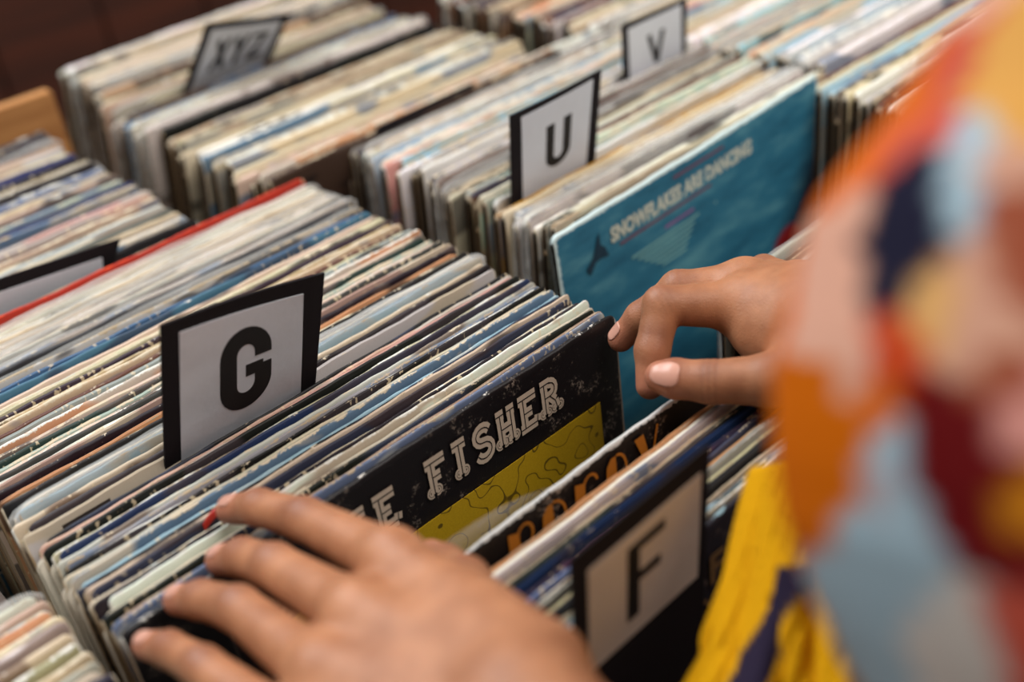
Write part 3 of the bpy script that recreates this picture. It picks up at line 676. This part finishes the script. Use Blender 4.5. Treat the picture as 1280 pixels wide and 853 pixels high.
def surface_nets(sdf, lo, hi, h, B=8):
    nb = np.ceil((hi-lo)/(h*B)).astype(int)
    g = np.stack(np.meshgrid(*[np.arange(k) for k in nb], indexing='ij'), -1).reshape(-1, 3)
    cen = (lo+(g+.5)*h*B).astype(np.float32); d = np.concatenate([sdf(c) for c in np.array_split(cen, 20)])
    act = g[np.abs(d) < h*B*.87+.004]
    o = np.stack(np.meshgrid(*[np.arange(B+1)]*3, indexing='ij'), -1).reshape(-1, 3)
    n3 = nb*B+2; cid = lambda c: (c[:, 0].astype(np.int64)*n3[1]+c[:, 1])*n3[2]+c[:, 2]
    cells, pos, edges = [], [], [[], [], []]
    corner = np.array([(i, j, k) for i in (0, 1) for j in (0, 1) for k in (0, 1)])
    ce = [(a, b) for a in range(8) for b in range(a+1, 8) if np.abs(corner[a]-corner[b]).sum() == 1]
    for blk in np.array_split(act, max(1, len(act)//400)):
        P = (blk[:, None, :]*B+o[None]); D = sdf((lo+P.reshape(-1, 3)*h).astype(np.float32)).reshape(len(blk), B+1, B+1, B+1)
        cv = np.stack([D[:, i:B+i, j:B+j, k:B+k] for i, j, k in corner], -1)
        s = cv < 0; mixed = s.any(-1) & ~s.all(-1)
        bi, i, j, k = np.nonzero(mixed); v = cv[bi, i, j, k]; base = blk[bi]*B+np.stack([i, j, k], 1)
        acc = np.zeros((len(bi), 3)); cnt = np.zeros(len(bi))
        for a, b in ce:
            m = (v[:, a] < 0) != (v[:, b] < 0); t = v[m, a]/(v[m, a]-v[m, b])
            acc[m] += corner[a]+(corner[b]-corner[a])*t[:, None]; cnt[m] += 1
        cells.append(base); pos.append(lo+(base+acc/cnt[:, None])*h)
        for ax, b in enumerate((4, 2, 1)):
            m = (v[:, 0] < 0) != (v[:, b] < 0); edges[ax].append(np.concatenate([base[m], (v[m, 0] < 0)[:, None]], 1))
    cells = np.concatenate(cells); pos = np.concatenate(pos); ids = cid(cells); od = np.argsort(ids); ids = ids[od]; pos = pos[od]
    F_ = []
    for ax in range(3):
        e = np.concatenate(edges[ax]); c = e[:, :3]; a1, a2 = (ax+1) % 3, (ax+2) % 3
        q = []
        for d1, d2 in ((0, 0), (1, 0), (1, 1), (0, 1)):
            cc = c.copy(); cc[:, a1] -= d1; cc[:, a2] -= d2; q.append(cid(cc))
        q = np.stack(q, 1); ix = np.searchsorted(ids, q); ix = np.minimum(ix, len(ids)-1); ok = (ids[ix] == q).all(1)
        f = ix[ok]; ins = e[ok, 3] == 1; f[~ins] = f[~ins][:, ::-1]; F_.append(f)
    return pos, np.concatenate(F_)
bpos, bface = surface_nets(body_sdf, np.array([.02, -.20, .84]), np.array([.66, .46, 1.52]), .0011)
bme = bpy.data.meshes.new('body'); bme.vertices.add(len(bpos)); bme.vertices.foreach_set('co', bpos.astype(np.float32).ravel())
bme.loops.add(len(bface)*4); bme.loops.foreach_set('vertex_index', bface.ravel().astype(np.int32))
bme.polygons.add(len(bface)); bme.polygons.foreach_set('loop_start', np.arange(len(bface), dtype=np.int32)*4)
bme.polygons.foreach_set('loop_total', np.full(len(bface), 4, dtype=np.int32)); bme.update(calc_edges=True); bme.validate()
bme.polygons.foreach_set('use_smooth', np.ones(len(bme.polygons), dtype=bool))
# skin tone: redder at the tips, darker over the knuckles
tone = np.zeros((len(bpos), 2))
for ch in (R_idx, R_mid, R_rng, R_thb, L_idx, L_mid, L_rng, L_pnk, L_thb):
    tip = ch[-1][0]; tone[:, 0] = np.maximum(tone[:, 0], np.exp(-((bpos-tip)**2).sum(1)/(2*.010**2)))
    for (c, r) in ch[1:-1]: tone[:, 1] = np.maximum(tone[:, 1], .8*np.exp(-((bpos-(c+A3(0, 0, r)))**2).sum(1)/(2*.006**2)))
crs = np.zeros(len(bpos))
for c, ax, amp, up in RH['creases']+LH['creases']:
    q = bpos-c; sx_ = q@ax; near = np.exp(-(q*q).sum(1)/(2*.008**2))*np.clip((q@up)*250+.3, 0, 1)
    crs = np.maximum(crs, near*(amp/.0007)*sum(np.exp(-((sx_-o)/.0008)**2) for o in (-.0034, 0, .0030)))
crs = np.clip(crs, 0, 1)
ca = bme.color_attributes.new('tone', 'FLOAT_COLOR', 'POINT')
ca.data.foreach_set('color', np.column_stack([tone, crs, np.ones(len(bpos))]).astype(np.float32).ravel())
def skin():
    t = NT('skin'); tc = t.new('ShaderNodeTexCoord'); v = tc.outputs['Object']; a = t.new('ShaderNodeVertexColor', layer_name='tone')
    s = t.new('ShaderNodeSeparateColor'); t.L(a.outputs[0], s.inputs[0])
    n = t.noise(v, 60, 4); n2 = t.noise(v, 900, 3, .6); vo = t.new('ShaderNodeTexVoronoi', feature='DISTANCE_TO_EDGE'); vo.inputs['Scale'].default_value = 650; t.L(v, vo.inputs['Vector'])
    c = t.ramp(n, [(.3, lin((150, 97, 66))), (.7, lin((181, 124, 88)))])
    c = t.mix(t.math('MULTIPLY', s.outputs[0], .5), c, lin((192, 116, 98)))
    c = t.mix(t.math('MULTIPLY', s.outputs[1], .6), c, lin((112, 66, 52)))
    c = t.mix(t.math('MULTIPLY', s.outputs[2], .6), c, lin((96, 52, 38)))
    t.L(c, t.b.inputs['Base Color']); t.b.inputs['Roughness'].default_value = .5; t.b.inputs['Specular IOR Level'].default_value = .4
    t.b.inputs['Subsurface Weight'].default_value = .12; t.b.inputs['Subsurface Radius'].default_value = (1, .35, .2); t.b.inputs['Subsurface Scale'].default_value = .004
    t.bump(t.math('ADD', t.math('MULTIPLY', vo.outputs['Distance'], 1.2), n2), .35, .0004); return t.m
M['skin'] = skin(); bme.materials.append(M['skin'])
person = empty('person', (.415, -.10, 0))
tag(person, 'person in a patchwork-coloured shirt with both hands flicking through the record sleeves', 'person')
def pchild(name, me, label=None):
    o = obj(name, me, person, (-.415, .10, 0))
    if label: o['label'] = label
    return o
pchild('body', bme)
M['nail'] = plain('fingernail', (204, 150, 130), .36, nscale=120)
M['nail_tip'] = M['nail']
def nail(ch, up, wd, ln, back=.5, lift=.0004):
    """curved nail plate laid on the last segment; up = direction the nail faces"""
    a, ra = ch[-2]; b, rb = ch[-1]; f = unit(b-a); u = unit(A3(*up)); u = unit(u-f*(u@f)); s = np.cross(f, u)
    n = 12; vs, fs = [], []
    c = a+(b-a)*back
    for i in range(n+1):
        x = (i/n*2-1)
        for j in range(n+1):
            y = (j/n*2-1); sup = math.sqrt(max(0, 1-abs(x*.98)**4)); 
            yy = y*sup; pt = c+f*(yy*ln/2)
            ph = x*wd/2/ra*.95
            q = pt+(u*math.cos(ph)+s*math.sin(ph))*1.0
            vs.append((pt, ph))
    # press every point on the skin
    P = np.array([v[0] for v in vs], dtype=np.float32); D = np.array([u*math.cos(p)+s*math.sin(p) for _, p in vs], dtype=np.float32)
    t = np.full(len(P), .012, dtype=np.float32)
    for _ in range(12): t = t-body_sdf(P+D*t[:, None])*.8
    out = P+D*(t+lift)[:, None]; low = P+D*(t-.0008)[:, None]
    V = [tuple(v) for v in out]+[tuple(v) for v in low]; N = (n+1)**2
    for i in range(n):
        for j in range(n):
            k = i*(n+1)+j; fs += [(k, k+1, k+n+2, k+n+1), (N+k, N+k+n+1, N+k+n+2, N+k+1)]
    rim = [i*(n+1) for i in range(n)]+[n*(n+1)+j for j in range(n)]+[i*(n+1)+n for i in range(n, 0, -1)]+[j for j in range(n, 0, -1)]
    for p, q in zip(rim, rim[1:]+rim[:1]): fs.append((p, q, q+N, p+N))
    me = mesh('fingernail', V, fs, M['nail'], True); bm = bmesh.new(); bm.from_mesh(me); bmesh.ops.recalc_face_normals(bm, faces=bm.faces); bm.to_mesh(me); bm.free()
    pchild('fingernail', me)
nail(R_thb, (-.25, -.75, .6), .0135, .0155, .45)
nail(R_mid, (-.75, .5, .5), .0105, .011, .85)
for ch in (L_idx, L_mid, L_rng, L_pnk): nail(ch, (-.25, .35, .9), .0105 if ch is not L_pnk else .0085, .0115, .8)
def ring_mesh(c, ax, R_, r_, mat):
    ax = Vector(ax).normalized(); a = ax.orthogonal().normalized(); b = ax.cross(a); vs, fs = [], []
    for i in range(36):
        t = i/36*2*math.pi; o = a*math.cos(t)+b*math.sin(t)
        for j in range(8):
            p = j/8*2*math.pi; vs.append(Vector(c)+o*(R_+r_*math.cos(p))+ax*(r_*1.3*math.sin(p)))
    for i in range(36):
        for j in range(8): fs.append((i*8+j, i*8+(j+1) % 8, ((i+1) % 36)*8+(j+1) % 8, ((i+1) % 36)*8+j))
    return mesh('ring', vs, fs, mat, True)
M['gold'] = plain('gold', (196, 152, 70), .25, 1.0)
for ch, t in ((L_rng, .1),):
    c = ch[0][0]*(1-t)+ch[1][0]*t+A3(-.0012, 0, -.0012); pchild('ring', ring_mesh(c, ch[1][0]-ch[0][0], ch[0][1]*(1-t)+ch[1][1]*t+.0002, .0006, M['gold']), 'thin gold ring on the left hand')

# ------------------------------------------------------------------ patchwork shirt
def loft(rings):
    vs, fs = [], []; n = len(rings[0])
    for r in rings: vs += [tuple(p) for p in r]
    for i in range(len(rings)-1):
        for j in range(n): fs.append((i*n+j, i*n+(j+1) % n, (i+1)*n+(j+1) % n, (i+1)*n+j))
    return vs, fs
RGT = Vector((.72144, -.68250, -.11713)); FWD = Vector((.52525, .64956, -.54972))   # across and along the arm's flat side
SIL = [[.2481,.1168,1.1713],[.2377,.1187,1.1636],[.231,.121,1.1599],[.2227,.1222,1.1534],[.2129,.1235,1.1455],[.2041,.1255,1.1395],[.1948,.1272,1.1327],[.1893,.1265,1.1266],[.182,.1247,1.1174],[.1753,.1229,1.109],[.1712,.1216,1.1034],[.1655,.118,1.0937],[.1616,.1149,1.0863],[.1564,.1089,1.0742],[.1538,.1022,1.0639],[.1523,.0969,1.0563],[.1517,.093,1.051],[.1507,.0871,1.0432],[.1506,.0743,1.0279]]
SIL = np.array(SIL); RG_, FW_ = np.array(RGT), np.array(FWD)
NR = 160
def ringpts(c, ax, ay, rx, ry, n=NR, fold=0., ph=0.):
    a = np.linspace(0, 2*math.pi, n, endpoint=False)
    k = 1+fold*np.sin(5*a+ph)+fold*.6*np.sin(9*a-ph*1.7)
    return np.array(c)[None]-np.outer(np.cos(a)*rx*k, ax)-np.outer(np.sin(a)*ry*k, ay)
fine = np.array([[np.interp(t, range(len(SIL)), SIL[:, k]) for k in range(3)] for t in np.linspace(0, len(SIL)-1, 130)])
rings = []
c0 = fine[0]+RG_*.095
for (c, r, q) in ((A3(.300, -.015, 1.385), .012, 0), (A3(.300, -.01, 1.380), .05, .1), (A3(.299, .0, 1.350), .075, .3), (A3(.297, .02, 1.300), .085, .5), (A3(.303, .045, 1.240), .090, .8)):
    ax = unit(np.array([1, 0, 0])*(1-q)+RG_*q); ay = unit(np.array([0, 1, 0])*(1-q)+FW_*q); rings.append(ringpts(c, ax, ay, r, r*.9))
nfront = len(rings)
for i, s in enumerate(fine): rings.append(ringpts(s+RG_*.097, RG_, FW_, .095, .080, fold=.006, ph=i*.03))
e = fine[-1]+RG_*.097
rings += [ringpts(e+A3(.0, -.01, -.02), RG_, FW_, .085, .072), ringpts(e+A3(-.004, -.012, -.034), RG_, FW_, .068, .058), ringpts(e+A3(-.004, -.012, -.036), RG_, FW_, .058, .048), ringpts(e+A3(-.002, -.005, -.018), RG_, FW_, .056, .046)]
sv, sf = loft(rings); V = list(sv); Fq = list(sf)
def add_loft(rs):
    v, f = loft(rs); o = len(V); V.extend(v); Fq.extend([tuple(i+o for i in q) for q in f])
X3, Y3 = np.array([1., 0, 0]), np.array([0, 1., 0])
add_loft([ringpts(A3(.415, y, z), X3, Y3, rx, ry, 96, .012, z*9) for (y, z, rx, ry) in ((-.15, .80, .165, .095), (-.15, .80, .170, .10), (-.15, .92, .165, .10), (-.15, 1.05, .160, .10), (-.14, 1.18, .165, .105), (-.12, 1.28, .165, .105), (-.105, 1.34, .14, .095), (-.10, 1.385, .085, .08), (-.09, 1.40, .070, .070), (-.09, 1.39, .066, .066))])
pts = [A3(.50, -.10, 1.34), A3(.575, -.07, 1.345), A3(.580, -.05, 1.25), A3(.565, -.02, 1.14), A3(.545, .005, 1.04), A3(.515, .06, 1.015), A3(.488, .115, .998), A3(.487, .117, .997)]
for_r = []
for i, p in enumerate(pts):
    d = unit(pts[min(i+1, 7)]-pts[max(i-1, 0)]); a1 = unit(np.cross(d, Y3 if abs(d[1]) < .8 else X3)); a2 = np.cross(d, a1)
    r = (.07, .075, .072, .066, .062, .056, .050, .042)[i]; for_r.append(ringpts(p, a1, a2, r, r, 64, .02, i))
add_loft(for_r)
shirt_me = mesh('patterned_shirt', V, Fq, None, True)
PC = {'or': (206, 98, 24), 'or2': (200, 98, 0), 'gold': (206, 150, 76), 'salm': (190, 82, 64), 'pink': (214, 160, 136), 'pink2': (206, 140, 128), 'navy': (28, 27, 46), 'lb': (158, 180, 190), 'beige': (196, 146, 122),
      'rust': (150, 78, 54), 'ored': (188, 66, 28), 'tan': (206, 156, 96), 'mar': (96, 12, 14), 'grey': (176, 160, 162), 'crm': (206, 196, 186), 'mus': (186, 116, 20)}
SEED = [('or', .2236, .1222, 1.1540), ('or', .2057, .1165, 1.1498), ('or', .1934, .1172, 1.1429), ('gold', .2027, .0956, 1.1638), ('gold', .2120, .0974, 1.1695), ('gold', .1900, .0867, 1.1602), ('salm', .1903, .1093, 1.1478), ('salm', .1924, .1039, 1.1529), ('salm', .2059, .1061, 1.1589), ('salm', .2177, .1092, 1.1644), ('pink', .2244, .1101, 1.1680), ('navy', .1800, .1040, 1.1420), ('navy', .1760, .1030, 1.1370), ('navy', .1830, .1045, 1.1465), ('navy', .1700, .0980, 1.1330), ('navy', .1780, .0930, 1.1440), ('navy', .1740, .0900, 1.1390), ('navy', .1850, .1010, 1.1510), ('navy', .1808, .1001, 1.1465), ('navy', .1830, .0984, 1.1502), ('navy', .1734, .0956, 1.1395), ('navy', .1694, .0936, 1.1350), ('lb', .1884, .0933, 1.1563), ('lb', .1787, .0874, 1.1503), ('lb', .1744, .0876, 1.1447), ('beige', .1828, .0847, 1.1559), ('pink', .1814, .1121, 1.1371), ('pink', .1736, .1086, 1.1291), ('pink', .1669, .1051, 1.1225), ('pink', .1596, .0964, 1.1181), ('pink', .1699, .1131, 1.1176), ('pink', .1793, .1156, 1.1294), ('rust', .1767, .0770, 1.1502), ('rust', .1707, .0721, 1.1431), ('rust', .1589, .0692, 1.1269), ('ored', .1646, .0923, 1.1290), ('ored', .1597, .0898, 1.1230), ('or', .1565, .0907, 1.1156), ('or2', .1623, .1093, 1.1075), ('or2', .1551, .1024, 1.0985), ('or2', .1512, .0956, 1.0961), ('or2', .1518, .1012, 1.0841), ('or2', .1529, .0927, 1.1056), ('or2', .1608, .1112, 1.0986), ('tan', .1644, .0839, 1.1325), ('tan', .1686, .0851, 1.1378), ('beige', .1612, .0763, 1.1299), ('beige', .1647, .0739, 1.1352), ('beige', .1706, .0834, 1.1409), ('mar', .1552, .0764, 1.1195), ('mar', .1518, .0762, 1.1128), ('mar', .1490, .0690, 1.1081), ('mar', .1466, .0624, 1.1026), ('mar', .1521, .0619, 1.1146), ('mar', .1460, .0563, 1.1008), ('mar', .1545, .0688, 1.1193), ('grey', .1494, .0844, 1.1032), ('lb', .1459, .0859, 1.0889), ('lb', .1465, .0898, 1.0753), ('lb', .1447, .0808, 1.0890), ('lb', .1426, .0764, 1.0783), ('lb', .1438, .0800, 1.0631), ('lb', .1473, .0781, 1.1006), ('lb', .1431, .0691, 1.0894), ('lb', .1516, .0844, 1.1087), ('crm', .1411, .0658, 1.0787), ('crm', .1427, .0636, 1.0892), ('crm', .1410, .0569, 1.0814), ('salm', .1441, .0532, 1.0939), ('salm', .1416, .0503, 1.0837), ('pink2', .1572, .0631, 1.1238), ('mus', .1513, .0584, 1.1127), ('crm', .1398, .0600, 1.0688), ('lb', .1537, .0847, 1.0331)]
sp = [s[1:] for s in SEED]; sk = [s[0] for s in SEED]
rr_ = random.Random(3); VV = np.array(V)
for _ in range(150):                                  # the patchwork goes on round the rest of the garment
    q = VV[rr_.randrange(len(VV))]
    if min(np.linalg.norm(np.array(sp[:len(SEED)])-q, axis=1)) > .028: sp.append(tuple(q)); sk.append(rr_.choice(list(PC)))
sp = np.array(sp); pc = np.array([lin(PC[k]) for k in sk])
wv = VV+.0012*np.sin(VV[:, [1, 2, 0]]*420)+.0006*np.sin(VV[:, [2, 0, 1]]*900)
idx = np.concatenate([((c[:, None]-sp[None])**2).sum(2).argmin(1) for c in np.array_split(wv, 60)])
ca = shirt_me.color_attributes.new('patch', 'FLOAT_COLOR', 'POINT')
ca.data.foreach_set('color', np.column_stack([pc[idx], np.ones(len(VV))]).astype(np.float32).ravel())
t = NT('patchwork_cloth'); a = t.new('ShaderNodeVertexColor', layer_name='patch'); t.L(a.outputs[0], t.b.inputs['Base Color']); t.b.inputs['Roughness'].default_value = .9; t.b.inputs['Specular IOR Level'].default_value = .1
tc = t.new('ShaderNodeTexCoord'); t.bump(t.noise(tc.outputs['Object'], 1400, 2), .3, .0004); shirt_me.materials.append(t.m)
shirt = pchild('patterned_shirt', shirt_me, 'patchwork shirt in orange, navy, maroon, pink and pale blue')
# trousers below the shirt
V = []; Fq = []
for sx in (-1, 1):
    add_loft([ringpts(A3(.415+sx*ox, y, z), X3, Y3, rx, ry, 48) for (ox, y, z, rx, ry) in ((.075, -.15, .88, .02, .02), (.075, -.15, .875, .085, .09), (.085, -.15, .70, .088, .092), (.09, -.15, .48, .065, .070), (.095, -.16, .25, .058, .062), (.095, -.17, .03, .055, .060), (.095, -.17, .0, .05, .055))])
M['denim'] = plain('denim', (42, 48, 66), .9)
pchild('trousers', mesh('trousers', V, Fq, M['denim'], True))

# yellow knitted scarf end hanging into the bin in front of the F group
YL = [((.345, -.035, 1.105), (.395, -.05, 1.105)), ((.318, .03, 1.045), (.362, .015, 1.045)), ((0.2865, 0.1783, 0.9714), (0.294, 0.144, 1.0017)), ((0.2868, 0.1957, 0.9558), (0.2939, 0.1636, 0.9794)), ((0.2853, 0.2115, 0.9458), (0.2912, 0.1742, 0.962)),
((0.2833, 0.2119, 0.9444), (0.2904, 0.1736, 0.9605)),
((0.272, 0.2073, 0.9372), (0.2814, 0.1674, 0.9537)),
((0.2571, 0.2019, 0.9258), (0.2713, 0.1586, 0.9426)),
((0.2419, 0.1973, 0.9148), (0.2623, 0.1489, 0.9317)),
((0.2254, 0.1941, 0.9044), (0.2545, 0.1385, 0.921)),
((0.2101, 0.1924, 0.8969), (0.249, 0.1283, 0.9129)),
((0.1956, 0.1902, 0.8895), (0.2437, 0.1182, 0.905)),
]
vs = []; fs = []; NU, NV = 60, 130
nrmv = Vector((-.45, -.45, .62)).normalized(); navyv = []
for j in range(NV+1):
    tt = j/NV*(len(YL)-1); k = min(int(tt), len(YL)-2); f = tt-k
    Lp = Vector(YL[k][0]).lerp(Vector(YL[k+1][0]), f); Rp = Vector(YL[k][1]).lerp(Vector(YL[k+1][1]), f)
    for i in range(NU+1):
        u = i/NU; s = j/NV
        s = max(0, (s-.4)/.6)
        fold = .020*math.sin(math.pi*u)*(1-s*.1)+(.0050*s)*math.sin(u*15+s*3)+.0028*s*math.sin(u*31-s*4)+.0008*math.sin(u*70+s*20)
        vs.append(Lp.lerp(Rp, u)+nrmv*fold); 
for j in range(NV):
    for i in range(NU):
        q = j*(NU+1)+i; fs.append((q, q+1, q+NU+2, q+NU+1))
me = mesh('scarf', vs, fs, None, True)
ca = me.color_attributes.new('knit', 'FLOAT_COLOR', 'POINT'); cols = []
yel, gap_dark = (*lin((222, 160, 12)), 1), (*lin((46, 38, 58)), 1)
for j in range(NV+1):
    for i in range(NU+1):
        u, s = i/NU, max(0, (j/NV-.4)/.6)
        c0_ = .47-.40*(s-.42)                          # slanting dark band painted for the shaded gap between two yellow folds
        band = s > .42 and abs(u-c0_) < .075+.012*math.sin(s*30)
        cols += (gap_dark if band else yel)
ca.data.foreach_set('color', cols)
t = NT('yellow_knit'); a = t.new('ShaderNodeVertexColor', layer_name='knit'); tc = t.new('ShaderNodeTexCoord'); n = t.noise(tc.outputs['Object'], 500, 3)
t.L(t.mix(t.math('MULTIPLY', n, .5), a.outputs[0], (.05, .02, 0), 'MIX') if False else a.outputs[0], t.b.inputs['Base Color']); t.b.inputs['Roughness'].default_value = .9
t.b.inputs['Specular IOR Level'].default_value = .1; t.bump(n, .9, .0015); me.materials.append(t.m)
sc_ = pchild('scarf', me, 'loose yellow knitted end with a shaded gap painted dark'); md = sc_.modifiers.new('thick', 'SOLIDIFY'); md.thickness = .003

# ------------------------------------------------------------------ light
def area(name, loc, target, size, power, col, sy=None):
    l = bpy.data.lights.new(name, 'AREA'); l.shape = 'RECTANGLE'; l.size = size; l.size_y = sy or size; l.energy = power; l.color = col
    o = bpy.data.objects.new(name, l); o.location = loc; o.rotation_euler = (Vector(target)-Vector(loc)).to_track_quat('-Z', 'Y').to_euler(); COL.objects.link(o); return o
area('window_light', (.1, 1.7, 2.5), (.35, .5, .9), 1.4, 63, (.93, .97, 1.0), 1.2)
area('ceiling_light', (.75, -.75, 2.75), (.38, .5, .9), 1.5, 44, (1, .95, .89), 1.2)
wd = bpy.data.worlds.new('room_air'); SC.world = wd; wd.use_nodes = True; wn = wd.node_tree
bg = wn.nodes['Background']; g_ = wn.nodes.new('ShaderNodeTexCoord'); sp_ = wn.nodes.new('ShaderNodeSeparateXYZ'); rp = wn.nodes.new('ShaderNodeValToRGB')
wn.links.new(g_.outputs['Generated'], sp_.inputs[0]); wn.links.new(sp_.outputs['Z'], rp.inputs[0]); wn.links.new(rp.outputs[0], bg.inputs[0])
rp.color_ramp.elements[0].position = 0; rp.color_ramp.elements[0].color = (.16, .145, .13, 1); rp.color_ramp.elements[1].position = .8; rp.color_ramp.elements[1].color = (.75, .73, .70, 1)
bg.inputs[1].default_value = .8
# ------------------------------------------------------------------ camera
cd = bpy.data.cameras.new('camera'); cam = bpy.data.objects.new('camera', cd); COL.objects.link(cam); SC.camera = cam
right = Vector((.72144, -.68250, -.11713)); down = Vector((-.45127, -.33506, -.82710)); fwd = Vector((.52525, .64956, -.54972))
cam.matrix_world = Matrix(((right.x, -down.x, -fwd.x, 0), (right.y, -down.y, -fwd.y, 0), (right.z, -down.z, -fwd.z, T+.351), (0, 0, 0, 1)))
cd.sensor_width = 36; cd.lens = 1427/1280*36; cd.clip_start = .01
cd.dof.use_dof = True; cd.dof.focus_distance = .62; cd.dof.aperture_fstop = 3.0
SC.view_settings.view_transform = 'Standard'; SC.view_settings.look = 'None'; SC.view_settings.exposure = 0; SC.view_settings.gamma = 1
SC.view_settings.use_curve_mapping = False
print('SLEEVES', len(SLEEVES))
